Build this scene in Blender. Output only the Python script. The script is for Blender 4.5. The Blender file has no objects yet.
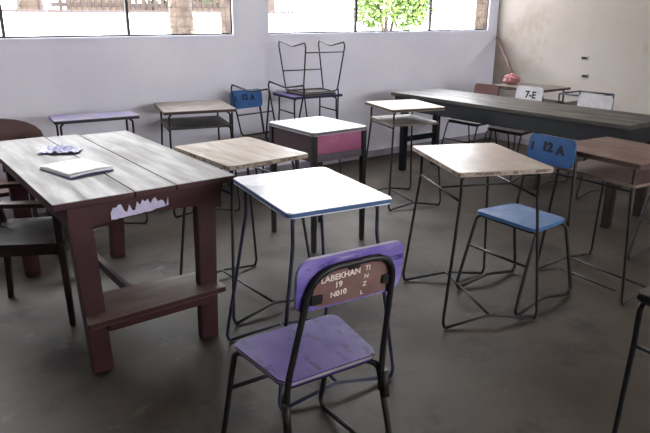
import bpy, bmesh, math, random
from mathutils import Vector, Matrix
from mathutils import noise as mnoise
random.seed(7)
PI = math.pi
SC = bpy.context.scene
COL = SC.collection
def R(d): return math.radians(d)
def lin(r, g, b):
    def f(c):
        c /= 255.0
        return c/12.92 if c <= 0.04045 else ((c+0.055)/1.055)**2.4
    return (f(r), f(g), f(b), 1)

glin = lin
# ------------------------------------------------------------------ materials
MATS = {}
ALB = {'worn_concrete': .15, 'pale_grey_lilac_plaster': .97, 'stained_cream_plaster': .44, 'grimy_skirting_paint': .7, 'dull_ceiling': 1, 'bare_brown_jamb': .22, 'sunlit_whitewash': 1, 'brown_outer_wall': .10, 'maroon_gloss_paint': .32, 'scuffed_footboard_paint': .5, 'scuffed_purple_paint': .34, 'blue_black_paint': .25, 'worn_charcoal_top': .3, 'magenta_pink_panel': .62, 'dark_maroon_side': .35, 'brick_brown_top': .36, 'worn_blue_seat_paint': .48, 'black_edge_trim': .3, 'dark_stained_wood': .3, 'weathered_grey_wood': .19, 'dull_white_laminate': .4, 'purple_film_over_board': .33, 'pinkish_brown_board_back': .55, 'brown_stick_wood': .3, 'stick': 1, 'streaky_lilac_paint': .55, 'bright_blue_paint': .5, 'pale_yard': 1, 'rough_bark': .16, 'grey_outer_frame': .3, 'fresh_green_leaf': .45, 'dark_green_leaf': .28,
       'scratched_white_laminate': .75, 'white_paper': .8, 'pale_lilac_crumple': .75, 'torn_lilac_white_paper': .75, 'white_correction_lettering': .8, 'whitewashed_back': .6, 'black_tube_paint': .4, 'blue_black_tube_paint': .5}
def mk(name, c1, c2=None, scale=6, rough=.5, rough2=None, wear=None, stretch=(1, 1, 1), bump=0.0, metal=0.0, detail=6, lo=.35, hi=.65, wear2=None, spec=.3):
    if name in MATS: return MATS[name]
    K = ALB.get(name, .45)
    def lin(*c): v = glin(*c); return (v[0]*K, v[1]*K, v[2]*K, 1)
    m = bpy.data.materials.new(name); m.use_nodes = True
    nt = m.node_tree; N = nt.nodes; L = nt.links
    b = N['Principled BSDF']; b.inputs['Metallic'].default_value = metal
    b.inputs['Specular IOR Level'].default_value = spec
    tc = N.new('ShaderNodeTexCoord'); mp = N.new('ShaderNodeMapping'); mp.inputs['Scale'].default_value = stretch
    L.new(tc.outputs['Object'], mp.inputs['Vector'])
    n1 = N.new('ShaderNodeTexNoise'); n1.inputs['Scale'].default_value = scale; n1.inputs['Detail'].default_value = detail
    n1.inputs['Roughness'].default_value = .62
    L.new(mp.outputs[0], n1.inputs['Vector'])
    r1 = N.new('ShaderNodeValToRGB'); r1.color_ramp.elements[0].position = lo; r1.color_ramp.elements[1].position = hi
    r1.color_ramp.elements[0].color = lin(*c1); r1.color_ramp.elements[1].color = lin(*(c2 or c1))
    L.new(n1.outputs['Fac'], r1.inputs['Fac']); out = r1.outputs['Color']
    for w in (wear, wear2):
        if not w: continue
        wc, th, ws, soft, wst = (list(w) + [None]*5)[:5]
        soft = soft or .04
        n2 = N.new('ShaderNodeTexNoise'); n2.inputs['Scale'].default_value = ws; n2.inputs['Detail'].default_value = 8
        n2.inputs['Roughness'].default_value = .7
        mp2 = N.new('ShaderNodeMapping'); mp2.inputs['Location'].default_value = (3.1+ws, 1.7, .4); mp2.inputs['Scale'].default_value = wst or (1, 1, 1)
        L.new(tc.outputs['Object'], mp2.inputs['Vector']); L.new(mp2.outputs[0], n2.inputs['Vector'])
        r2 = N.new('ShaderNodeValToRGB'); r2.color_ramp.elements[0].position = th; r2.color_ramp.elements[1].position = th+soft
        L.new(n2.outputs['Fac'], r2.inputs['Fac'])
        mx = N.new('ShaderNodeMix'); mx.data_type = 'RGBA'
        L.new(r2.outputs['Color'], mx.inputs[0]); L.new(out, mx.inputs[6]); mx.inputs[7].default_value = lin(*wc)
        out = mx.outputs[2]
    L.new(out, b.inputs['Base Color'])
    if rough2 is None: b.inputs['Roughness'].default_value = rough
    else:
        mr = N.new('ShaderNodeMapRange'); mr.inputs[1].default_value = .35; mr.inputs[2].default_value = .65
        mr.inputs[3].default_value = rough; mr.inputs[4].default_value = rough2
        n3 = N.new('ShaderNodeTexNoise'); n3.inputs['Scale'].default_value = scale*.7; n3.inputs['Detail'].default_value = 5
        L.new(mp.outputs[0], n3.inputs['Vector']); L.new(n3.outputs['Fac'], mr.inputs[0]); L.new(mr.outputs[0], b.inputs['Roughness'])
    if bump:
        bp = N.new('ShaderNodeBump'); bp.inputs['Strength'].default_value = bump; bp.inputs['Distance'].default_value = .01
        L.new(n1.outputs['Fac'], bp.inputs['Height']); L.new(bp.outputs[0], b.inputs['Normal'])
    MATS[name] = m
    return m

M_METAL = mk('black_tube_paint', (30, 28, 30), (46, 42, 42), 30, .38, .6, wear=((105, 88, 80), .66, 22, .05))
M_BLUEMETAL = mk('blue_black_tube_paint', (34, 38, 58), (58, 62, 88), 30, .38, .6, wear=((40, 34, 34), .6, 12, .05))
M_FLOOR = mk('worn_concrete', (112, 98, 84), (144, 130, 115), 1.3, .5, .7, wear=((78, 70, 60), .52, 2.2, .12), wear2=((172, 164, 154), .62, 4.4, .08), bump=.05, spec=.25)
M_WALLB = mk('pale_grey_lilac_plaster', (194, 194, 208), (204, 204, 216), 1.2, .8, wear=((178, 172, 178), .66, 1.4, .12))
M_WALLR = mk('stained_cream_plaster', (203, 192, 184), (212, 203, 196), .9, .8, wear=((168, 146, 128), .54, 1.1, .22), wear2=((212, 211, 216), .62, 1.0, .1))
M_SKIRT = mk('grimy_skirting_paint', (134, 128, 140), (160, 154, 164), 4, .8)
M_CEIL = mk('dull_ceiling', (190, 186, 180), (205, 202, 196), 2, .9)
M_BROWNJAMB = mk('bare_brown_jamb', (120, 98, 84), (176, 158, 144), 14, .9, wear=((86, 66, 56), .6, 20, .08), bump=.4)
M_GREYWOOD = mk('weathered_grey_wood', (122, 110, 100), (150, 137, 125), 5, .36, .6, wear=((178, 172, 168), .60, 3.2, .14, (1, .35, 1)), wear2=((86, 72, 62), .66, 9, .05), stretch=(5, .6, 1), bump=.08, spec=.3)
M_MAROON = mk('maroon_gloss_paint', (82, 30, 36), (100, 44, 50), 5, .4, .6, wear=((52, 28, 30), .6, 4, .1), bump=.04)
M_MAROON2 = mk('scuffed_footboard_paint', (108, 84, 76), (128, 106, 98), 6, .5, .7, wear=((74, 44, 42), .62, 7, .1), stretch=(1, 4, 1))
M_RAWLEG = mk('scraped_leg_wood', (60, 36, 36), (92, 76, 68), 18, .7, stretch=(3, 3, .6))
M_DARKWOOD = mk('dark_stained_wood', (40, 28, 24), (62, 42, 36), 6, .4, .6, stretch=(3, 3, 1))
M_REDWOOD = mk('reddish_brown_board', (92, 58, 52), (112, 76, 68), 5, .4, .6, wear=((80, 70, 58), .58, 4, .12))
M_WHITETOP = mk('scratched_white_laminate', (196, 198, 212), (216, 216, 226), 5, .22, .4, wear=((166, 168, 202), .63, 7, .06), wear2=((92, 84, 88), .75, 34, .03), bump=.02)
M_DULLTOP = mk('dull_white_laminate', (190, 188, 194), (214, 212, 216), 5, .35, .55, wear=((150, 130, 126), .6, 5, .1), wear2=((92, 80, 80), .72, 30, .03), bump=.02)
M_CREAMTOP = mk('pinkish_cream_worn_top', (182, 160, 146), (200, 182, 168), 4, .25, .45, wear=((214, 204, 196), .57, 5, .1), wear2=((96, 76, 64), .71, 26, .03), bump=.03)
M_WOODTOP = mk('pale_worn_board', (158, 138, 116), (186, 168, 148), 5, .45, .65, wear=((108, 88, 70), .64, 6, .08, (1, .6, 1)), wear2=((204, 194, 182), .6, 4, .12), stretch=(6, .8, 1), bump=.08)
M_TANTOP = mk('tan_worn_board', (150, 132, 112), (176, 158, 138), 5, .45, .6, wear=((120, 100, 84), .6, 5, .1))
M_DUSTTOP = mk('dusty_grey_brown_board', (112, 100, 92), (138, 126, 116), 6, .5, .7, wear=((128, 86, 72), .66, 9, .06))
M_DUSTDARK = mk('dusty_dark_board', (76, 70, 68), (96, 90, 88), 6, .5, .7)
M_BLUEEDGE = mk('blue_edge_paint', (60, 98, 150), (82, 118, 164), 18, .5, wear=((70, 62, 62), .6, 22, .06))
M_CHIPEDGE = mk('chipped_cream_edge', (186, 170, 154), (120, 100, 86), 30, .6, lo=.5, hi=.56)
M_BLACKEDGE = mk('black_edge_trim', (34, 32, 34), (54, 50, 50), 12, .5)
M_DARKEDGE = mk('brown_edge_trim', (64, 46, 42), (92, 72, 62), 12, .6)
M_PURPLE = mk('scuffed_purple_paint', (84, 56, 160), (106, 78, 178), 9, .36, .6, spec=.3, wear=((146, 136, 184), .66, 8, .1), wear2=((58, 38, 112), .57, 30, .05, (1, .35, 1)), bump=.04)
M_PURPLEWORN = mk('streaky_lilac_paint', (104, 84, 172), (160, 148, 210), 7, .4, .6, wear=((190, 182, 214), .60, 12, .08, (.4, 1, 2)), wear2=((64, 50, 122), .58, 14, .06, (.4, 1, 2)), stretch=(.6, 1, 2.4), bump=.04)
M_PEEL = mk('purple_film_over_board', (98, 86, 158), (138, 128, 186), 5, .4, .55, wear=((126, 116, 108), .5, 9, .04, (1, 2.5, 1)))
M_PINKBROWN = mk('pinkish_brown_board_back', (116, 84, 80), (138, 106, 98), 12, .6, wear=((96, 90, 78), .60, 8, .1))
M_PALEEDGE = mk('pale_ply_edge', (176, 168, 160), (200, 192, 184), 14, .6)
M_BLUE = mk('bright_blue_paint', (46, 100, 168), (62, 116, 180), 14, .35, .5, wear=((92, 134, 190), .65, 14, .06), wear2=((110, 128, 132), .72, 48, .03))
M_BLUESEAT = mk('worn_blue_seat_paint', (80, 116, 172), (110, 144, 194), 8, .3, .5, wear=((140, 150, 168), .62, 9, .08))
M_LETTER = mk('dark_navy_lettering', (22, 26, 48), (30, 34, 58), 9, .6)
M_CHALK = mk('white_correction_lettering', (226, 214, 206), (206, 190, 180), 30, .8)
M_BLACKTOP = mk('worn_charcoal_top', (80, 76, 70), (104, 98, 90), 4, .35, .5, wear=((58, 56, 54), .60, 4, .12), stretch=(3, .7, 1))
M_BLACKPAINT = mk('blue_black_paint', (24, 30, 36), (38, 44, 52), 6, .4, .6, wear=((60, 66, 70), .68, 12, .05))
M_PINK = mk('magenta_pink_panel', (154, 80, 116), (176, 104, 138), 8, .6, wear=((112, 62, 66), .62, 7, .05), wear2=((196, 150, 170), .72, 40, .03))
M_GREYRAIL = mk('grey_lilac_rail', (116, 106, 116), (136, 128, 136), 8, .6)
M_DARKMAROON = mk('dark_maroon_side', (66, 40, 46), (84, 54, 60), 8, .55)
M_REDTOP = mk('brick_brown_top', (132, 98, 88), (148, 114, 104), 6, .4, .6, wear=((108, 78, 76), .60, 4, .16), stretch=(3, .8, 1))
M_REDSHELF = mk('dusty_rose_shelf', (132, 106, 98), (150, 132, 120), 6, .5, wear=((106, 72, 66), .6, 8, .1))
M_WHITEBACK = mk('whitewashed_back', (186, 184, 188), (206, 204, 208), 12, .7, wear=((142, 136, 170), .62, 14, .08))
M_PAPER = mk('white_paper', (216, 214, 220), (230, 228, 232), 20, .7)
M_PAPERSIDE = mk('blue_lilac_cover', (92, 88, 156), (120, 116, 180), 20, .6)
M_CLOTH = mk('pale_lilac_crumple', (186, 186, 222), (206, 206, 236), 14, .8)
M_TORN = mk('torn_lilac_white_paper', (196, 192, 222), (218, 214, 236), 12, .8)
M_PINKCLOTH = mk('pink_cloth', (186, 118, 124), (208, 146, 146), 16, .9, wear=((160, 60, 120), .62, 12, .05))
M_STICK = mk('brown_stick_wood', (104, 74, 60), (136, 100, 82), 9, .6, stretch=(2, 2, .4))
M_GRILLE = mk('dark_window_bar', (34, 32, 36), (48, 46, 50), 10, .5)
M_WIRE = mk('grey_wire', (70, 66, 66), None, 10, .5, metal=.4)
M_SOCKET = mk('socket_plate', (188, 182, 176), None, 10, .5)
M_HOLE = mk('socket_hole', (26, 24, 24), None, 10, .8)
M_OUTWALL = mk('sunlit_whitewash', (236, 236, 236), (244, 244, 244), 2, .9)
M_OUTBROWN = mk('brown_outer_wall', (150, 126, 112), (176, 154, 140), 2, .9)
M_OUTGROUND = mk('pale_yard', (214, 208, 198), (228, 224, 216), 1, .9)
M_BARK = mk('rough_bark', (112, 92, 80), (160, 142, 128), 16, .9, bump=.4)
M_FRAME = mk('grey_outer_frame', (96, 84, 86), None, 5, .7)
def leaf_mat(name, c1, c2):
    m = mk(name, c1, c2, 5, .6)
    return m
M_LEAF = leaf_mat('fresh_green_leaf', (120, 160, 74), (168, 196, 112))
M_LEAF2 = leaf_mat('dark_green_leaf', (88, 122, 60), (120, 150, 84))

# ------------------------------------------------------------------ helpers
def tag(o, label=None, cat=None, group=None, kind=None):
    if label: o['label'] = label
    if cat: o['category'] = cat
    if group: o['group'] = group
    if kind: o['kind'] = kind
    return o
def empty(name, loc=(0, 0, 0), rz=0, rot=None):
    o = bpy.data.objects.new(name, None); COL.objects.link(o)
    o.location = loc; o.rotation_euler = rot or (0, 0, rz); o.empty_display_size = .05
    return o
def obj(name, bm, mats, parent=None, smooth=False):
    me = bpy.data.meshes.new(name); bmesh.ops.recalc_face_normals(bm, faces=bm.faces[:])
    bm.to_mesh(me); bm.free()
    if not isinstance(mats, (list, tuple)): mats = [mats]
    for m in mats: me.materials.append(m)
    if smooth:
        for p in me.polygons: p.use_smooth = True
    o = bpy.data.objects.new(name, me); COL.objects.link(o)
    if parent: o.parent = parent
    return o
def B(): return bmesh.new()
def add_box(bm, x0, x1, y0, y1, z0, z1, bev=0.0, mi=0, M=None):
    vs = [bm.verts.new((x, y, z)) for z in (z0, z1) for y in (y0, y1) for x in (x0, x1)]
    fs = [bm.faces.new([vs[i] for i in f]) for f in ((0, 2, 3, 1), (4, 5, 7, 6), (0, 1, 5, 4), (2, 6, 7, 3), (0, 4, 6, 2), (1, 3, 7, 5))]
    for f in fs: f.material_index = mi
    if M is not None: bmesh.ops.transform(bm, matrix=M, verts=vs)
    if bev:
        es = list({e for f in fs for e in f.edges})
        r = bmesh.ops.bevel(bm, geom=es, offset=bev, segments=2, affect='EDGES', profile=.6)
        for f in r['faces']: f.material_index = mi
    return bm
def add_beam(bm, p0, p1, w0, d0, w1=None, d1=None, bev=.003):
    # tapered straight beam from p0 to p1 with rectangular section (w along x, d along y; falls back for level beams)
    w1 = w1 or w0; d1 = d1 or d0
    p0 = Vector(p0); p1 = Vector(p1); ax = (p1-p0).normalized()
    if abs(ax.z) > .6: ux = Vector((1, 0, 0)); uy = Vector((0, 1, 0))
    else: ux = ax.cross(Vector((0, 0, 1))).normalized(); uy = Vector((0, 0, 1))
    vs = []
    for p, w, d in ((p0, w0, d0), (p1, w1, d1)):
        for sx, sy in ((-1, -1), (1, -1), (1, 1), (-1, 1)): vs.append(bm.verts.new(p + ux*sx*w/2 + uy*sy*d/2))
    fs = [bm.faces.new(vs[0:4]), bm.faces.new(vs[4:8])]
    for i in range(4): fs.append(bm.faces.new((vs[i], vs[(i+1) % 4], vs[4+(i+1) % 4], vs[4+i])))
    if bev: bmesh.ops.bevel(bm, geom=list({e for f in fs for e in f.edges}), offset=bev, segments=2, affect='EDGES')
    return bm
def fillet(pts, rf):
    pts = [Vector(p) for p in pts]
    if len(pts) < 3 or rf <= 0: return pts
    out = [pts[0]]
    for i in range(1, len(pts)-1):
        a, b, c = pts[i-1], pts[i], pts[i+1]
        r = min(rf, (a-b).length*.45, (c-b).length*.45)
        s = b+(a-b).normalized()*r; e = b+(c-b).normalized()*r
        for k in range(6):
            t = k/5; out.append(s*(1-t)**2 + b*2*t*(1-t) + e*t*t)
    out.append(pts[-1]); return out
def add_tube(bm, pts, r, rf=0.0, seg=8, r_end=None):
    P = fillet(pts, rf); n = len(P); rings = []; up = None
    for i, p in enumerate(P):
        if i == 0: t = P[1]-P[0]
        elif i == n-1: t = P[-1]-P[-2]
        else: t = (P[i+1]-P[i]).normalized()+(P[i]-P[i-1]).normalized()
        t.normalize()
        if up is None:
            up = t.orthogonal().normalized()
        up = (up - t*up.dot(t)).normalized(); v = t.cross(up)
        rr = r if r_end is None else r+(r_end-r)*i/(n-1)
        rings.append([bm.verts.new(p+(up*math.cos(2*PI*k/seg)+v*math.sin(2*PI*k/seg))*rr) for k in range(seg)])
    for a, b in zip(rings, rings[1:]):
        for k in range(seg): bm.faces.new((a[k], a[(k+1) % seg], b[(k+1) % seg], b[k])).smooth = True
    bm.faces.new(rings[0][::-1]); bm.faces.new(rings[-1])
    return bm
def tube(name, pts, r, mat, parent=None, rf=0.0, seg=8):
    bm = B(); add_tube(bm, pts, r, rf, seg); return obj(name, bm, mat, parent, False) if False else _sm(obj(name, bm, mat, parent))
def _sm(o):
    for p in o.data.polygons: p.use_smooth = len(p.vertices) == 4
    return o
def round_outline(pts, rc, seg=5):
    out = []; n = len(pts)
    for i in range(n):
        a, b, c = Vector(pts[i-1]), Vector(pts[i]), Vector(pts[(i+1) % n])
        r = min(rc, (a-b).length*.45, (c-b).length*.45)
        s = b+(a-b).normalized()*r; e = b+(c-b).normalized()*r
        for k in range(seg+1):
            t = k/seg; out.append(s*(1-t)**2 + b*2*t*(1-t) + e*t*t)
    return out
def add_slab(bm, pts, z0, z1, rc=.02, bev=.003, M=None, jag=0.0):
    # plate with rounded corners; faces: top/bottom material 0, rim material 1
    o = round_outline([p[:2] for p in pts], rc)
    if jag: o = [p+Vector((random.uniform(-jag, jag), random.uniform(-jag, jag))) for p in o]
    lo = [bm.verts.new((p.x, p.y, z0)) for p in o]; hi = [bm.verts.new((p.x, p.y, z1)) for p in o]
    ft = bm.faces.new(hi); fb = bm.faces.new(lo[::-1]); n = len(o)
    sd = []
    for i in range(n):
        f = bm.faces.new((lo[i], lo[(i+1) % n], hi[(i+1) % n], hi[i])); f.material_index = 1; sd.append(f)
    vs = lo+hi
    if bev:
        r = bmesh.ops.bevel(bm, geom=list(ft.edges)+list(fb.edges), offset=bev, segments=2, affect='EDGES')
        vs = list({v for f in bm.faces for v in f.verts})
    if M is not None: bmesh.ops.transform(bm, matrix=M, verts=bm.verts[:])
    return bm
def rect(w, d, cx=0, cy=0): return [(cx-w/2, cy-d/2), (cx+w/2, cy-d/2), (cx+w/2, cy+d/2), (cx-w/2, cy+d/2)]
def lettering(body, size, M, mat, parent, name='lettering', bold=0.0, thick=.0008):
    cu = bpy.data.curves.new(name, 'FONT'); cu.body = body; cu.size = size; cu.extrude = thick; cu.offset = bold
    cu.align_x = 'CENTER'; cu.align_y = 'CENTER'; cu.space_line = .95
    t = bpy.data.objects.new(name+'_tmp', cu); COL.objects.link(t)
    dg = bpy.context.evaluated_depsgraph_get(); dg.update()
    me = bpy.data.meshes.new_from_object(t.evaluated_get(dg)); me.name = name
    bpy.data.objects.remove(t); bpy.data.curves.remove(cu)
    me.materials.clear(); me.materials.append(mat); me.transform(M)
    o = bpy.data.objects.new(name, me); COL.objects.link(o); o.parent = parent
    return o
def basis(origin, ex, ey):
    ex = Vector(ex).normalized(); ey = Vector(ey).normalized(); ez = ex.cross(ey).normalized(); ey = ez.cross(ex)
    m = Matrix((ex, ey, ez)).transposed().to_4x4(); m.translation = Vector(origin); return m

# ------------------------------------------------------------------ setting
XW, YW, XL, YF, HC, TW = 6.22, 4.92, -1.9, -3.4, 3.0, .18
SILL, HEAD = 1.285, 2.55
def struct(name, bm, m, parent=None):
    o = obj(name, bm, m, parent)
    if not parent: o['kind'] = 'structure'
    return o
bm = B(); add_box(bm, XL, XW, YF, YW, -.1, 0); struct('floor', bm, M_FLOOR)
bm = B(); add_box(bm, XL, XW, YF, YW, HC, HC+.1); struct('ceiling', bm, M_CEIL)
def wall_with_openings(name, y0, y1, openings, mat):
    bm = B(); xs = [XL-TW]
    add_box(bm, XL-TW, XW+TW, y0, y1, -.1, SILL); add_box(bm, XL-TW, XW+TW, y0, y1, HEAD, HC+.1)
    prev = XL-TW
    for a, b in openings:
        add_box(bm, prev, a, y0, y1, SILL, HEAD); prev = b
    add_box(bm, prev, XW+TW, y0, y1, SILL, HEAD)
    return struct(name, bm, mat)
WIN = [(-.9, 2.69), (3.05, 6.058)]
wall_with_openings('wall_back', YW, YW+TW, WIN, M_WALLB)
wall_with_openings('wall_front', YF-TW, YF, [(.6, 2.9), (3.3, 5.9)], M_WALLB)
bm = B(); add_box(bm, XW, XW+TW, YF, YW, -.1, HC+.1); struct('wall_right', bm, M_WALLR)
bm = B(); add_box(bm, XL-TW, XL, YF, YW, -.1, HC+.1); struct('wall_left', bm, M_SKIRT)
bm = B(); add_box(bm, XL, XW, YW-.008, YW-.0002, .0002, .07, .002); struct('baseboard_back', bm, M_SKIRT)
bm = B(); add_box(bm, XW-.008, XW-.0002, YF, YW-.0002, .0002, .07, .002); struct('baseboard_right', bm, M_SKIRT)

def window(n, a, b, y, bars, wires=True, dirn=1):
    # an unglazed opening with a thin dark grille frame, upright bars and wire mesh
    w = empty('window_%d' % n, ((a+b)/2, y, SILL)); w['kind'] = 'structure'; cx = (a+b)/2
    bm = B()
    add_box(bm, a-cx, b-cx, .055, .075, 0.0005, .014); add_box(bm, a-cx, b-cx, .055, .075, HEAD-SILL-.03, HEAD-SILL-.0005)
    obj('window_frame', bm, M_GRILLE, w)
    for x in bars:
        bm = B(); add_box(bm, x-cx-.011, x-cx+.011, .05, .08, .014, HEAD-SILL-.03, .003); obj('upright_bar', bm, M_GRILLE, w)
    if wires:
        bm = B(); x = a+.03
        while x < b-.02:
            add_box(bm, x-cx-.0013, x-cx+.0013, .064, .066, .0, HEAD-SILL); x += .075
        z = .07
        while z < HEAD-SILL-.04:
            add_box(bm, a-cx, b-cx, .0662, .0675, z-.0013, z+.0013); z += .075
        o = obj('wire_mesh', bm, M_WIRE, w); o['kind'] = 'stuff'
window(1, WIN[0][0], WIN[0][1], YW, [-.0, .9, 1.795])
window(2, WIN[1][0], WIN[1][1], YW, [4.1, 5.15])
window(3, .6, 2.9, YF-.16, [1.4, 2.1], False)
window(4, 3.3, 5.9, YF-.16, [4.2, 5.0], False)
k = 0
for xj in (WIN[0][1], WIN[1][1]):
    k += 1
    bm = B(); add_box(bm, xj-.012, xj-.0003, YW+.02, YW+TW+.02, SILL+.0005, HEAD, .002); struct('trim_%d' % k, bm, M_BROWNJAMB)

# wall sockets on the right wall
for zz, yy, lab in ((1.027, 3.742, 'upper of two small broken switch boxes on the stained right wall'), (.843, 3.715, 'lower of two small broken switch boxes on the stained right wall')):
    s = empty('switch_box', (XW, yy, zz)); tag(s, lab, 'switch box', 'switch boxes on the right wall')
    bm = B(); add_box(bm, -.012, -.0005, -.04, .04, -.022, .022, .003); obj('plate', bm, M_WALLR, s)
    bm = B(); add_box(bm, -.016, -.0122, -.032, .03, -.012, .012, .001); obj('opening', bm, M_HOLE, s)

# ------------------------------------------------------------------ outdoors
bm = B(); add_box(bm, -30, 60, YW+TW+.02, 60, -.4, -.15); tag(obj('ground', bm, M_OUTGROUND), kind='structure')
bm = B(); add_box(bm, -30, 60, -40, YF-TW-.02, -.4, -.15); tag(obj('ground', bm, M_OUTGROUND), kind='structure')
bm = B(); add_box(bm, -12, 26, 9.0, 9.2, -.15, 1.49, .01); add_box(bm, -12, 26, 8.97, 9.23, 1.47, 1.5, .005, 1)
tag(obj('boundary_wall', bm, [M_OUTWALL, M_FRAME]), 'long sunlit white boundary wall outside the windows', 'wall')
# building across the yard
bd = empty('building', (5, 15, -.15)); tag(bd, 'brown building with white window panels beyond the boundary wall', 'building')
bm = B(); add_box(bm, -16, 4.5, 0, 6, 0, 5.2, .02); obj('wall', bm, M_OUTBROWN, bd)
bm = B(); add_box(bm, -16.5, 5, -.6, 6.4, 5.2, 5.45, .02); obj('roof', bm, M_FRAME, bd)
for (xa, xb, z0, z1) in ((-3.9, -1.9, 1.62, 2.6), (-1.5, -.9, 1.62, 2.6), (.4, 2.0, 1.7, 2.6), (-7.2, -5.2, 1.62, 2.6)):
    bm = B(); add_box(bm, xa, xb, -.05, .02, z0, z1, .004); f = obj('window_frame', bm, M_FRAME, bd)
    bm = B(); add_box(bm, xa+.07, xb-.07, -.07, -.051, z0+.07, z1-.07); obj('pane', bm, M_OUTWALL, f)
# slatted fence outside right half of the first window
fr = empty('slatted_fence', (4.6, 9.6, -.15)); tag(fr, 'brown slatted fence rising above the white boundary wall, seen through the left window', 'fence')
bm = B()
for i in range(30):
    add_box(bm, -2.1+i*.1, -2.1+i*.1+.05, 0, .02, 0, 2.9)
obj('slat_panel', bm, M_OUTBROWN, fr)
bm = B(); add_box(bm, -2.2, 1.0, .021, .05, 1.7, 1.76); add_box(bm, -2.2, 1.0, .021, .05, 2.7, 2.76); obj('rail', bm, M_FRAME, fr)

def leafy(bm, n, centre, rad, size):
    c = Vector(centre)
    for i in range(n):
        while True:
            p = Vector((random.uniform(-1, 1), random.uniform(-1, 1), random.uniform(-1, 1)))
            if p.length < 1: break
        q = Vector((p.x*rad[0], p.y*rad[1], p.z*rad[2]))+c
        a = Vector((random.gauss(0, 1), random.gauss(0, 1), random.gauss(0, 1))).normalized(); b = a.orthogonal().normalized()
        s = size*random.uniform(.6, 1.3); n_ = a.cross(b)
        vs = [bm.verts.new(q+v) for v in (-a*s, b*s*.42+n_*s*.1, a*s, -b*s*.42+n_*s*.1)]
        bm.faces.new(vs)
def tree(name, x, y, blobs, label, lm, trunk_h=1.6, n=900, size=.07, cat='tree'):
    t = empty(name, (x, y, -.15)); tag(t, label, cat)
    bm = B(); add_tube(bm, [(0, 0, 0), (.03, .02, trunk_h*.5), (-.02, 0, trunk_h), (.02, .03, trunk_h*1.5)], .06, .1, 8, .025)
    for s in (-1, 1): add_tube(bm, [(0, 0, trunk_h*.7), (.25*s, .1*s, trunk_h*1.2), (.5*s, .1*s, trunk_h*1.6)], .03, .1, 6, .012)
    obj('trunk', bm, M_BARK, t)
    bm = B()
    for c, r in blobs: leafy(bm, n, c, r, size)
    tag(obj('foliage', bm, lm, t))
tree('leafy_tree', 6.9, 7.6, [((0, 0, 2.4), (.9, .5, .9)), ((-.35, 0, 1.8), (.35, .3, .40)), ((.7, 0, 2.1), (.5, .4, .62)), ((.42, -.05, 1.75), (.4, .2, .42))], 'fresh green leafy tree filling the middle of the right window', M_LEAF, 1.4, 1000, .055)
tree('leafy_tree', 9.6, 10.4, [((0, 0, 2.5), (1.1, .5, .75))], 'darker green tree behind the wall at the right end of the right window', M_LEAF2, 1.6, 1300, .08)
tree('leafy_tree', 4.3, 10.6, [((0, 0, 2.6), (.7, .5, .9)), ((.9, 0, 2.5), (.7, .5, .8))], 'dull green tree behind the wall at the left end of the right window', M_LEAF2, 1.6, 1300, .08)
tree('leafy_tree', 1.72, 10.2, [((0, 0, 2.3), (.22, .3, .62))], 'small green treetop above the wall in the left window', M_LEAF2, 1.2, 700, .06)
# bark-covered post by the left window
p = empty('vine_covered_trunk', (3.15, 7.0, -.15)); tag(p, 'thick rough tree trunk with a few creepers outside the left window', 'tree trunk')
bm = B(); add_tube(bm, [(0, 0, 0), (.01, 0, 1.4), (-.02, 0, 2.4), (.03, 0, 4.0)], .14, .2, 14, .125)
for v in bm.verts: v.co += Vector((mnoise.noise(v.co*9), mnoise.noise(v.co*9+Vector((5, 5, 5))), 0))*.02
_sm(obj('trunk', bm, M_BARK, p))
bm = B()
for i in range(40):
    a = random.uniform(PI, 2*PI); z = random.uniform(1.2, 3.2)
    leafy(bm, 1, (math.cos(a)*.145, math.sin(a)*.145, z), (.01, .01, .02), .04)
obj('creeper_leaves', bm, M_LEAF, p)

# ------------------------------------------------------------------ student desk
TR = .0077
def student_desk(label, x, y, yaw, w, d, H, top_mat, edge_mat, foot=(.50, .575), metal=None, shelf=None, name='student_desk', thick=.022, group='student desks', rails=True, jag=0.0, fdx=0, fdy=0, shelf_z=.64, inset=(.04, .05), rc=.012, side=True):
    metal = metal or M_METAL
    t = empty(name, (x, y, 0), R(yaw)); tag(t, label, 'desk', group)
    bm = B(); add_slab(bm, rect(w, d), H-thick, H, rc, .004, jag=jag); obj('desktop', bm, [top_mat, edge_mat], t)
    tw, td = w/2-inset[0], d/2-inset[1]; zb = .635 if H > .7 else .5; fw, fd = foot[0]/2, foot[1]/2; fz = TR+.0005
    for sx in (-1, 1):
        for sy in (-1, 1):
            tube('leg', [(sx*(tw-.015), sy*td, H-thick-TR), (sx*tw, sy*td, H-thick-.02), (sx*tw, sy*td, zb), (sx*fw+fdx, sy*fd+fdy, fz+.03), (sx*(fw-.012)+fdx, sy*fd+fdy, fz)], TR, metal, t, .02)
        # side rail and top rail along the depth
        if side: tube('side_rail', [(sx*tw, -td, zb), (sx*tw, td, zb)], TR*.8, metal, t)
        tube('top_rail', [(sx*(tw-.015), -td, H-thick-TR-.0005), (sx*(tw-.015), td, H-thick-TR-.0005)], TR*.9, metal, t)
    for sy in (-1, 1):
        tube('floor_runner', [(-fw+.012+fdx, sy*fd+fdy, fz), (fdx, sy*(fd-.02)+fdy, fz+.036), (fw-.012+fdx, sy*fd+fdy, fz)], TR, metal, t, .03)
    tube('floor_crossbar', [(fdx, -(fd-.02)+fdy, fz+.036), (fdx, fd-.02+fdy, fz+.036)], TR*.85, metal, t)
    if rails: tube('crossbar', [(-tw, 0, zb), (tw, 0, zb)], TR*.7, metal, t)
    if shelf:
        bm = B(); add_slab(bm, rect(w-.06, d-.06), shelf_z-.008, shelf_z+.008, .02, .002); obj('book_shelf', bm, [shelf, shelf], t)
    return t

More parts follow.
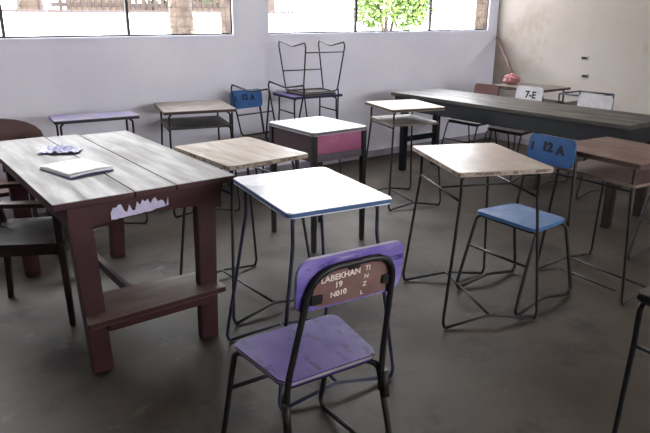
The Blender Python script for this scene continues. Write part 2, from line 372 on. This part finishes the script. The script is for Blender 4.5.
D1 = student_desk('low white-topped desk with chipped blue edge, right in front of the purple chair', 1.399, 1.984, -9.0, .445, .58, .785, M_WHITETOP, M_BLUEEDGE, (.52, .6), M_BLUEMETAL, rails=False, fdx=-.02, fdy=-.01, rc=.022, side=False)
D2 = student_desk('pinkish cream desk with chipped edge, in front of the blue 12 A chair', 2.418, 1.962, -24.5, .472, .61, .785, M_CREAMTOP, M_CHIPEDGE, (.50, .585), fdx=-.005, fdy=.005)
D3 = student_desk('pale worn wooden desk with open metal legs beside the big teacher table', 1.53, 2.785, 1.8, .462, .58, .785, M_WOODTOP, M_CHIPEDGE, (.50, .58), fdx=-.02, fdy=-.05, rails=False)
D4 = student_desk('tan-topped desk with a book shelf at the left end of the long black table', 3.43, 3.55, -16, .455, .50, .785, M_TANTOP, M_DARKEDGE, (.46, .50), shelf=M_DUSTTOP, rails=False, shelf_z=.66)
D5 = student_desk('brick brown desk with a dusty shelf behind the blue 12 A chair', 3.167, 1.626, -6, .50, .54, .785, M_REDTOP, M_DARKEDGE, (.50, .56), shelf=M_REDSHELF, rails=False, thick=.025, fdx=.11, fdy=.06, shelf_z=.665)
tube('floor_crossbar', [(-.05, -.12, .030), (-.05, .24, .030)], TR*.85, M_METAL, D5)
D6 = student_desk('dusty grey-brown desk with a sagging shelf against the back wall', 2.053, 4.423, -15, .53, .54, .785, M_DUSTTOP, M_DARKEDGE, (.50, .62), shelf=M_DUSTDARK, rails=False, jag=.003, shelf_z=.655)
D7 = student_desk('small desk with peeling purple film, against the wall left of the grey-brown desk', 1.28, 4.37, -6.5, .55, .285, .785, M_PEEL, M_BLACKEDGE, (.52, .31), rails=False, jag=.002)
D8 = student_desk('desk with a dull purple top carrying an upturned chair', 3.225, 4.575, -7, .50, .40, .785, M_PURPLE, M_BLACKEDGE, (.46, .42), rails=False)
D9 = student_desk('dusty grey desk near the stick leaning in the far corner', 5.38, 3.78, 0, .46, .60, .785, M_DUSTTOP, M_DARKEDGE, (.44, .58), shelf=M_DARKWOOD, rails=False)

# bare desk frame by the right wall
fr = empty('bare_desk_frame', (5.42, 3.20, 0), R(0)); tag(fr, 'bare metal desk frame without a top, by the right wall beyond the black table', 'desk frame')
for sx in (-1, 1):
    for sy in (-1, 1):
        tube('leg', [(sx*.17, sy*.17, .76), (sx*.17, sy*.17, .6), (sx*.19, sy*.18, .009)], TR, M_BLUEMETAL, fr)
    tube('top_rail', [(sx*.17, -.17, .76), (sx*.17, .17, .76)], TR, M_BLUEMETAL, fr)
    tube('floor_runner', [(sx*.19, -.18, .009), (sx*.19, .18, .009)], TR, M_METAL, fr)
for sy in (-1, 1): tube('end_rail', [(-.17, sy*.17, .76), (.17, sy*.17, .76)], TR, M_BLUEMETAL, fr)
bm = B(); add_box(bm, -.155, .155, -.02, .155, .655, .675, .003); obj('book_shelf', bm, M_DARKWOOD, fr)

# ------------------------------------------------------------------ student chair
CR = .0095
def student_chair(label, x, y, yaw, seat_m, edge_m, back_m=None, metal=None, z0=0, flip=False, back='board', tube_back=True, panel=None, text=None, text_m=None, group='student chairs', bedge=None, name='student_chair', seat_d=.30, cr=.0092, wb=.33, hb=.155, zc=.76, dx=0, roll=0, rear_bar=None, zt=.812, low=.40):
    CR = cr
    metal = metal or M_METAL
    rot = (0, PI, R(yaw)) if flip else (0, 0, R(yaw))
    t = empty(name, (x, y, z0), rot=rot); tag(t, label, 'chair', group)
    H = .45; b2, f2, hd = .166, .198, seat_d/2
    bm = B(); add_slab(bm, [(-b2, -hd), (b2, -hd), (f2, hd), (-f2, hd)], H-.018, H, .03, .005); obj('seat', bm, [seat_m, edge_m], t)
    zu = H-.018-CR
    # frame under the seat
    bm = B(); add_tube(bm, [(-b2+.03, -hd+.02, zu), (b2-.03, -hd+.02, zu), (f2-.03, hd-.02, zu), (-f2+.03, hd-.02, zu), (-b2+.03, -hd+.02, zu)], CR*.85, .02); _sm(obj('seat_frame', bm, metal, t))
    ff, fb = hd+.10, -hd-.085; fz = CR+.0005
    for s in (-1, 1):
        tube('leg', [(s*(f2-.03), hd-.05, zu), (s*(f2-.008), hd-.01, zu-.005), (s*(f2+.004), ff-.002, fz+.03), (s*(f2+.004), ff-.02, fz)], CR, metal, t, .03)
        tube('leg', [(s*(b2-.035), -hd+.03, zu), (s*(b2+.002), -hd+.0, zu-.012), (s*(b2+.022), fb, fz+.03), (s*(b2+.022), fb+.02, fz)], CR, metal, t, .04)
        xm = (f2+b2)/2-.035
        tube('floor_runner', [(s*(f2+.004), ff-.02, fz), (s*((f2+b2)/2+.008), .01, fz+.036), (s*(b2+.022), fb+.02, fz)], CR, metal, t, .03)
    tube('crossbar', [(-f2+.002, hd+.035, .26), (f2-.002, hd+.035, .26)], CR*.8, metal, t)
    if rear_bar: tube('rear_crossbar', [(-b2-.015, fb+.004, rear_bar), (b2+.015, fb+.004, rear_bar)], CR*.8, metal, t)
    yb0, yb1 = -hd-.018, -hd-.055
    arch = [(-b2-.0, yb0+.0, low), (-b2-.002, yb0, .45), (-b2+.028+dx, yb1, zt), (b2-.028+dx, yb1, zt), (b2+.002, yb0, .45), (b2, yb0+.0, low)]
    if tube_back: tube('back_frame', arch, CR, metal, t, .085)
    for s in ((-1, 1) if low < .38 else ()): tube('weld_sleeve', [(s*(b2+.008), yb0-.006, .40), (s*(b2+.010), yb0-.016, .31)], CR*1.25, metal, t)
    if back == 'board':
        # slope of the back; the board sits just in front of the arch
        sl = (yb1-yb0)/(zt-.45)
        def yat(z): return yb0+sl*(z-.45)
        n = Vector((0, 1, -sl)).normalized()
        up = Vector((0, sl, 1)).normalized()
        o0 = Vector((dx, yat(zc), zc))+n*(CR+.001+.006)
        Mb = basis(o0, (1, 0, 0), up) @ Matrix.Rotation(R(roll), 4, 'Z')      # local z -> points backward or forward
        fwd = Mb.to_3x3() @ Vector((0, 0, 1)); sgn = 1 if fwd.dot(n) > 0 else -1
        bm = B(); add_slab(bm, rect(wb, hb), -.006, .006, .035, .003, Mb); bk = obj('backrest', bm, [back_m, bedge or edge_m], t)
        if panel:
            bm = B(); add_slab(bm, [(-.128, -.073), (.128, -.073), (.124, .02), (.092, .052), (-.092, .052), (-.126, .02)], -.0012, .0012, .03, .0005, Mb @ Matrix.Translation((0, 0, -sgn*.0077)))
            pn = obj('bare_panel', bm, [panel, panel], bk); pn['label'] = 'pinkish brown unpainted panel with white handwriting'
            for px, py in ((0, .042), (-.118, -.045), (.122, -.03)):
                bm = B(); add_box(bm, px-.018, px+.018, py-.014, py+.014, -.004, .004, .002, M=Mb @ Matrix.Translation((0, 0, -sgn*.0125)))
                add_box(bm, px-.006, px+.006, py-.006, py+.006, -.006, -.003, .001, M=Mb @ Matrix.Translation((0, 0, -sgn*.0145)))
                obj('bracket', bm, M_BLACKEDGE, bk)
            flipm = Matrix.Rotation(PI, 4, 'Y')
            Tb = Mb @ Matrix.Translation((0, 0, -sgn*.0095)) @ (flipm if sgn > 0 else Matrix.Identity(4))
            for body, size, px, py, rz in (('LABEKHAN', .026, -.040, .012, .05), ('19', .026, -.046, -.014, 0), ('N010', .024, -.044, -.042, .06), ('TI', .022, .050, .018, -.1), ('N', .020, .048, -.008, 0), ('Z', .020, .044, -.032, 0), ('L', .018, .036, -.058, .1)):
                lettering(body, size, Tb @ Matrix.Translation((px, py, 0)) @ Matrix.Rotation(rz, 4, 'Z') @ Matrix.Shear('XZ', 4, (0, 0)), M_CHALK, bk, 'handwriting', .0004, .0004)
        if text:
            Tt = Mb @ Matrix.Translation((0, 0, sgn*.0068)) @ (Matrix.Identity(4) if sgn > 0 else Matrix.Rotation(PI, 4, 'Y'))
            for body, size, px, py, bold in text:
                lettering(body, size, Tt @ Matrix.Translation((px, py, 0)), text_m or M_LETTER, bk, 'lettering', bold)
    return t

T12A = [('12', .064, -.022, .014, .0042), ('A', .064, .060, .008, .0042), ('I', .056, -.115, .006, .0042)]
student_chair('purple-seated chair with a brown handwritten panel on its back, nearest the camera', 1.0, 1.425, -4.7, M_PURPLE, M_PALEEDGE, M_PURPLEWORN, panel=M_PINKBROWN, bedge=M_PALEEDGE, wb=.358, hb=.16, zc=.752, zt=.802, dx=.035, roll=-1, cr=.0098, low=.33)
student_chair('blue chair marked 12 A pushed up to the cream-topped desk', 2.70, 1.865, 87.5, M_BLUESEAT, M_BLUE, M_BLUE, text=T12A, bedge=M_BLUEEDGE, seat_d=.29, wb=.285, hb=.15, zc=.772, dx=.0)
student_chair('blue chair marked 12 A by the back wall, under an upturned chair', 2.69, 4.52, 180+6, M_DARKWOOD, M_BLACKEDGE, M_BLUE, text=T12A, bedge=M_BLUE)
student_chair('upturned chair resting legs up on the seat of the blue back-wall chair', 2.746, 4.456, 8, M_DARKWOOD, M_BLACKEDGE, z0=.902, flip=True, back=None, cr=.0075)
student_chair('upturned chair with bare kinked runners, legs up on the purple-topped desk', 3.237, 4.52, -7, M_DUSTDARK, M_BLACKEDGE, z0=1.237, flip=True, back=None, cr=.0065, rear_bar=.085)
student_chair('chair with a plain maroon backrest beyond the far end of the black table', 4.90, 4.09, 90, M_DUSTDARK, M_BLACKEDGE, M_REDWOOD, bedge=M_DARKEDGE, zc=.715, zt=.77, wb=.30, cr=.0075)
student_chair('chair with a whitewashed backrest marked 7-E beyond the black table', 4.84, 3.54, 90, M_DARKWOOD, M_BLACKEDGE, M_WHITEBACK, zc=.745, zt=.79, wb=.29, cr=.0075, text=[('7-E', .088, .02, 0, .003)], bedge=M_WHITEBACK)
student_chair('chair with an unmarked whitewashed backrest beyond the near end of the black table', 4.84, 2.88, 90, M_DARKWOOD, M_BLACKEDGE, M_WHITEBACK, zc=.735, zt=.79, wb=.31, cr=.0075, bedge=M_WHITEBACK)
student_desk('dark worn desk cut off by the right edge of the photo, nearest that corner', 1.721, .384, 0, .46, .58, .785, M_DUSTDARK, M_BLACKEDGE, (.42, .60), rails=False, inset=(.012, .012))
student_chair('chair with a maroon seat behind the brick brown desk at the right edge', 3.88, 1.52, 88, M_REDWOOD, M_DARKEDGE, M_REDWOOD, bedge=M_DARKEDGE)

# ------------------------------------------------------------------ pink box desk
t = empty('box_desk', (2.365, 3.25, 0), R(0)); tag(t, 'box desk with white top, dark maroon sides and a magenta pink panel', 'desk')
bm = B(); add_slab(bm, rect(.436, .52), .752, .775, .03, .004); obj('desktop', bm, [M_DULLTOP, M_GREYRAIL], t)
hw, hd = .195, .235
for sx in (-1, 1):
    for sy in (-1, 1):
        bm = B(); add_beam(bm, (sx*hw, sy*hd, .752), (sx*(hw+.005), sy*(hd+.003), 0.001), .036, .036, .028, .028); obj('leg', bm, M_BLACKEDGE, t)
for sx in (-1, 1):
    bm = B(); add_box(bm, sx*hw-.008, sx*hw+.008, -hd+.017, hd-.017, .585, .7515, .002); obj('side_panel', bm, M_DARKMAROON, t)
bm = B(); add_box(bm, -hw+.017, hw-.017, hd-.008, hd+.008, .585, .7515, .002); obj('rear_panel', bm, M_DARKMAROON, t)
bm = B(); add_box(bm, -hw+.018, hw-.018, -hd-.006, -hd+.008, .63, .7515, .002); pp = obj('end_panel', bm, M_PINK, t); pp['label'] = 'magenta pink panel'
bm = B(); add_box(bm, -hw+.018, hw-.018, -hd-.012, -hd+.010, .585, .6295, .003); obj('bottom_rail', bm, M_GREYRAIL, t)
bm = B(); add_box(bm, -hw+.009, hw-.009, -hd+.011, hd-.009, .59, .60); obj('book_shelf', bm, M_DARKWOOD, t)

# ------------------------------------------------------------------ long black table
t = empty('long_table', (4.38, 3.23, 0), R(0)); tag(t, 'long black table with a worn charcoal top near the far corner', 'table')
bm = B()
add_box(bm, -.30, -.003, -1.16, 1.18, .722, .755, .004); add_box(bm,   .003, .295, -1.17, 1.16, .722, .755, .004)
obj('tabletop', bm, M_BLACKTOP, t)
bm = B()
add_box(bm, -.285, -.26, -1.12, 1.14, .60, .7215, .003); add_box(bm, .25, .275, -1.12, 1.14, .60, .7215, .003)
add_box(bm, -.2595, .2495, -1.12, -1.095, .60, .7215, .003); add_box(bm, -.2595, .2495, 1.115, 1.14, .60, .7215, .003)
obj('apron', bm, M_BLACKPAINT, t)
for sx, sy in ((-1, -1), (1, -1), (-1, 1), (1, 1)):
    bm = B(); add_beam(bm, (sx*.222, sy*1.06, .7215), (sx*.222, sy*1.06, .001), .06, .06, .055, .055); obj('leg', bm, M_DARKWOOD if sy < 0 else M_BLACKPAINT, t)
for sy in (-1, 1):
    bm = B(); add_box(bm, -.19, .19, sy*1.06-.012, sy*1.06+.012, .28, .335, .003); obj('stretcher', bm, M_BLACKPAINT, t)

# ------------------------------------------------------------------ teacher's table
t = empty('teacher_table', (.893, 3.08, 0)); tag(t, 'big maroon table with grey weathered plank top and a low footboard', 'table')
bm = B()
for xa, xb, ya, yb in ((-.386, -.070, -.70, .765), (-.066, .110, -.698, .735), (.114, .394, -.696, .69)):
    add_box(bm, xa, xb, ya, yb, .742, .770, .004)
bm.faces.ensure_lookup_table()
for f in bm.faces:
    f.normal_update()
    if abs(f.normal.z) < .5: f.material_index = 1
obj('tabletop', bm, [M_GREYWOOD, M_MAROON], t)
# front apron bows down into a ragged lower edge
def apron(y0, y1, name):
    bm = B(); N = 14; lo = []; hi = []
    rows = []
    for i in range(N+1):
        x = -.33+.66*i/N; u = abs(i/N-.5)*2
        zb = .660-.035*u**3
        rows.append((x, zb))
    for y in (y0, y1): 
        lo.append([bm.verts.new((x, y, z)) for x, z in rows]); hi.append([bm.verts.new((x, y, .7415)) for x, z in rows])
    for i in range(N):
        for k in (0, 1): bm.faces.new((lo[k][i], lo[k][i+1], hi[k][i+1], hi[k][i]))
        bm.faces.new((lo[0][i], lo[0][i+1], lo[1][i+1], lo[1][i])); bm.faces.new((hi[0][i], hi[0][i+1], hi[1][i+1], hi[1][i]))
    for i in (0, N): bm.faces.new((lo[0][i], lo[1][i], hi[1][i], hi[0][i]))
    return obj(name, bm, M_MAROON, t)
ap = apron(-.668, -.646, 'apron')
apron(.60, .622, 'apron')
for sx in (-1, 1):
    bm = B(); add_box(bm, sx*.315-.012, sx*.315+.012, -.6455, .5995, .645, .7415, .003); obj('side_rail', bm, M_MAROON, t)
# torn paper on the apron
bm = B(); pts = []
random.seed(3); n = 22
top = [(-.165+.245*i/n, .716+.010*math.sin(i*.55)+random.uniform(-.034, .010)+.004*i/n) for i in range(n+1)]
bot = [(-.165+.245*i/n, .662+.020*(i/n)+random.uniform(-.002, .002)-.006*math.sin(PI*i/n)) for i in range(n+1)]
vt = [bm.verts.new((x, -.6708, z)) for x, z in top]; vb = [bm.verts.new((x, -.6708, z)) for x, z in bot]
vt2 = [bm.verts.new((x, -.6685, z)) for x, z in top]; vb2 = [bm.verts.new((x, -.6685, z)) for x, z in bot]
for i in range(n):
    bm.faces.new((vb[i], vb[i+1], vt[i+1], vt[i])); bm.faces.new((vb2[i], vb2[i+1], vt2[i+1], vt2[i]))
    bm.faces.new((vb[i], vb[i+1], vb2[i+1], vb2[i])); bm.faces.new((vt[i], vt[i+1], vt2[i+1], vt2[i]))
tp = obj('torn_paper', bm, M_TORN, ap); tp['label'] = 'ragged strip of pale lilac paper stuck to the apron'
for sx in (-1, 1):
    for sy in (-1, 1):
        bm = B(); y0 = -.62 if sy < 0 else .58
        add_beam(bm, (sx*.275-.006, y0, .7415), (sx*.250-.014, y0+.03*sy, .001), .092, .052, .084, .05, .004)
        obj('leg', bm, M_MAROON, t)
bm = B(); add_slab(bm, [(-.325, -.745), (.30, -.735), (.295, -.50), (-.21, -.46), (-.30, -.60)], .243, .268, .012, .003); obj('footboard', bm, [M_MAROON2, M_MAROON], t)
bm = B(); add_box(bm, -.23, .23, -.70, -.675, .19, .2425, .003); obj('front_stretcher', bm, M_MAROON, t)
bm = B(); add_box(bm, -.205, .205, .575, .605, .22, .28, .003); obj('rear_stretcher', bm, M_MAROON, t)
bm = B(); add_box(bm, -.055, -.025, -.50, .5745, .20, .2425, .003); obj('centre_stretcher', bm, M_MAROON, t)

# papers / exercise books on the table
t = empty('exercise_book', (.742, 2.895, .770), R(14)); tag(t, 'open white exercise book with lilac underside lying on the plank table', 'book')
def sheet(bm, w, d, z0, z1, bend, skew=0, N=10):
    g = []
    for j in (0, 1):
        rows = []
        for iy in range(2):
            rows.append([bm.verts.new((-w/2+w*i/N + skew*iy, (-d/2, d/2)[iy], (z0, z1)[j] + bend*math.sin(PI*i/N)*(.6 if iy else 1)+ (.0 if j == 0 else 0))) for i in range(N+1)])
        g.append(rows)
    for i in range(N):
        bm.faces.new((g[1][0][i], g[1][0][i+1], g[1][1][i+1], g[1][1][i])); bm.faces.new((g[0][0][i], g[0][0][i+1], g[0][1][i+1], g[0][1][i]))
        for iy in (0, 1): bm.faces.new((g[0][iy][i], g[0][iy][i+1], g[1][iy][i+1], g[1][iy][i]))
    for i in (0, N): bm.faces.new((g[0][0][i], g[0][1][i], g[1][1][i], g[1][0][i]))
bm = B(); sheet(bm, .215, .27, .0006, .004, .0); obj('cover', bm, M_PAPERSIDE, t)
bm = B(); sheet(bm, .208, .262, .0045, .014, .004); obj('pages', bm, M_PAPER, t)
bm = B(); sheet(bm, .206, .255, .0185, .0195, .003, .004); obj('top_sheet', bm, M_PAPER, t)
# crumpled sheet
bm = B(); NX, NY = 16, 9; g = []
for j in range(NY+1):
    row = []
    for i in range(NX+1):
        u, v = i/NX-.5, j/NY-.5
        x = u*.20+.012*mnoise.noise(Vector((i*.5, j*.5, 2))); y = v*.15*(1-.5*abs(u))+.01*mnoise.noise(Vector((i*.4, j*.4, 9)))
        z = .004+abs(mnoise.noise(Vector((i*.33, j*.33, 5))))*.045*(1-abs(u)*1.4)+.004
        row.append(bm.verts.new((x, y, z)))
    g.append(row)
for j in range(NY):
    for i in range(NX): bm.faces.new((g[j][i], g[j][i+1], g[j+1][i+1], g[j+1][i]))
o = obj('crumpled_paper', bm, M_CLOTH); o.location = (.79, 3.345, .7705); o.rotation_euler = (0, 0, R(-32))
sm = o.modifiers.new('s', 'SOLIDIFY'); sm.thickness = .002; sm.offset = 1
tag(o, 'crumpled pale lilac sheet lying behind the exercise book on the plank table', 'paper')

# ------------------------------------------------------------------ wooden armchair tucked in from the left
t = empty('wooden_armchair', (.575, 3.167, 0), R(-117)); tag(t, 'dark wooden armchair pushed in under the left side of the plank table', 'chair')
# faces +x of the room: local +y is forward
bm = B(); add_slab(bm, [(-.20, -.19), (.20, -.19), (.22, .19), (-.22, .19)], .415, .437, .03, .004); obj('seat', bm, [M_DARKWOOD, M_DARKWOOD], t)
for sx in (-1, 1):
    bm = B(); add_beam(bm, (sx*.195, .165, .612), (sx*.20, .175, .001), .034, .034, .026, .026); obj('leg', bm, M_DARKWOOD, t)
    bm = B(); add_beam(bm, (sx*.175, -.25, .80), (sx*.175, -.19, .42), .028, .03); add_beam(bm, (sx*.175, -.19, .43), (sx*.185, -.22, .001), .032, .034, .026, .026); obj('leg', bm, M_DARKWOOD, t)
    bm = B(); add_slab(bm, [(sx*.175-.022, -.225), (sx*.175+.022, -.225), (sx*.205+.03, .21), (sx*.205-.03, .21)], .6125, .634, .02, .004); obj('armrest', bm, [M_REDWOOD, M_DARKWOOD], t)
    bm = B(); add_box(bm, sx*.19-.009, sx*.19+.009, -.17, .155, .375, .414, .002); obj('side_rail', bm, M_DARKWOOD, t)
bm = B(); add_box(bm, -.175, .175, .163, .181, .37, .414, .002); obj('front_rail', bm, M_DARKWOOD, t)
bm = B(); add_slab(bm, [(-.2, .70), (.2, .70), (.2, .77), (.1, .80), (-.1, .80), (-.2, .77)], -.012, .012, .02, .003, basis((0, -.245, 0), (1, 0, 0), (0, 0, 1))); obj('top_rail', bm, [M_DARKWOOD, M_DARKWOOD], t)
for i in range(4):
    xx = -.105+.07*i
    bm = B(); add_beam(bm, (xx, -.238, .70), (xx, -.190, .437), .022, .012, bev=.002); obj('back_slat', bm, M_DARKWOOD, t)

# round-backed chair beyond the plank table
t = empty('round_backed_chair', (.63, 4.12, 0), R(180)); tag(t, 'reddish brown chair with a rounded wide backrest beyond the plank table', 'chair')
bm = B(); add_slab(bm, [(-.21, -.19), (.21, -.19), (.23, .19), (-.23, .19)], .425, .45, .04, .004); obj('seat', bm, [M_REDWOOD, M_DARKWOOD], t)
for sx in (-1, 1):
    bm = B(); add_beam(bm, (sx*.19, .155, .4245), (sx*.20, .17, .001), .034, .034, .026, .026); obj('leg', bm, M_DARKWOOD, t)
    bm = B(); add_beam(bm, (sx*.17, -.205, .70), (sx*.18, -.20, .001), .03, .03, .028, .028); obj('leg', bm, M_DARKWOOD, t)
out = [(-.30, .62), (.30, .62)] + [(.30*math.cos(a), .69+.135*math.sin(a)) for a in [PI*i/12 for i in range(13)]]
bm = B(); add_slab(bm, out, -.011, .011, .006, .003, basis((0, -.232, 0), (1, 0, 0), (0, 0, 1))); obj('backrest', bm, [M_REDWOOD, M_DARKWOOD], t)

# ------------------------------------------------------------------ stick and pink cloth in the far corner
a = Vector((6.190, 4.885, 1.20)); b = Vector((5.50, 4.06, .803))
bm = B(); add_tube(bm, [a, (a+b)/2+Vector((.0, 0, .004)), b], .016, 0, 8, .02); o = _sm(obj('wooden_stick', bm, M_STICK)); tag(o, 'brown wooden stick leaning in the far corner above the grey desk', 'stick')
bm = B(); bmesh.ops.create_icosphere(bm, subdivisions=4, radius=1)
for v in bm.verts:
    n = v.co.normalized(); k = 1+.32*mnoise.noise(n*2.3)+.12*mnoise.noise(n*6)
    v.co = Vector((n.x*.08*k, n.y*.075*k, max(n.z*.055*k, -.045)))
o = obj('pink_cloth', bm, M_PINKCLOTH, smooth=True); o.location = (5.36, 4.00, .8315); tag(o, 'bunched pink cloth on the grey desk at the foot of the stick', 'cloth')

# ------------------------------------------------------------------ light
w = bpy.data.worlds.new('sky'); SC.world = w; w.use_nodes = True
bg = w.node_tree.nodes['Background']; bg.inputs['Color'].default_value = (.95, .965, 1.0, 1); bg.inputs['Strength'].default_value = 5.5
sl = bpy.data.lights.new('sun', 'SUN'); sl.energy = 7; sl.angle = R(3); sl.color = (1, .95, .86)
so = bpy.data.objects.new('sun', sl); COL.objects.link(so); so.rotation_euler = (R(18), R(-12), 0)
def portal(x0, x1, y, up):
    l = bpy.data.lights.new('daylight_portal', 'AREA'); l.shape = 'RECTANGLE'; l.size = x1-x0; l.size_y = HEAD-SILL
    l.cycles.is_portal = True
    o = bpy.data.objects.new('daylight_portal', l); COL.objects.link(o); o.location = ((x0+x1)/2, y, (SILL+HEAD)/2); o.rotation_euler = (R(-90 if up else 90), 0, 0)
for a_, b_ in WIN: portal(a_, b_, YW+TW+.01, True)
for a_, b_ in ((.6, 2.9), (3.3, 5.9)): portal(a_, b_, YF-TW-.01, False)

# ------------------------------------------------------------------ camera
f, H, pitch, roll, yaw = 618.167, 1.451, .31536, .003625, .6425
c, s = math.cos(pitch), math.sin(pitch)
fw = Vector((0, c, -s)); rt = Vector((1, 0, 0)); up = Vector((0, s, c))
r_ = rt*math.cos(roll)+up*math.sin(roll); u_ = up*math.cos(roll)-rt*math.sin(roll)
Mc = Matrix((r_, u_, -fw)).transposed()
Mc = Matrix.Rotation(-yaw, 3, 'Z') @ Mc
cam = bpy.data.cameras.new('camera'); cam.sensor_width = 36; cam.lens = f*36/650
co = bpy.data.objects.new('camera', cam); COL.objects.link(co)
co.matrix_world = Matrix.Translation((0, 0, H)) @ Mc.to_4x4()
cam.clip_start = .02; cam.clip_end = 200
SC.camera = co
SC.view_settings.view_transform = 'Standard'; SC.view_settings.look = 'None'; SC.view_settings.gamma = 1
SC.view_settings.use_curve_mapping = False; SC.view_settings.exposure = 1.92
SC.cycles.max_bounces = 10; SC.cycles.diffuse_bounces = 6
SC.cycles.use_denoising = True
SC.cycles.sample_clamp_indirect = 6
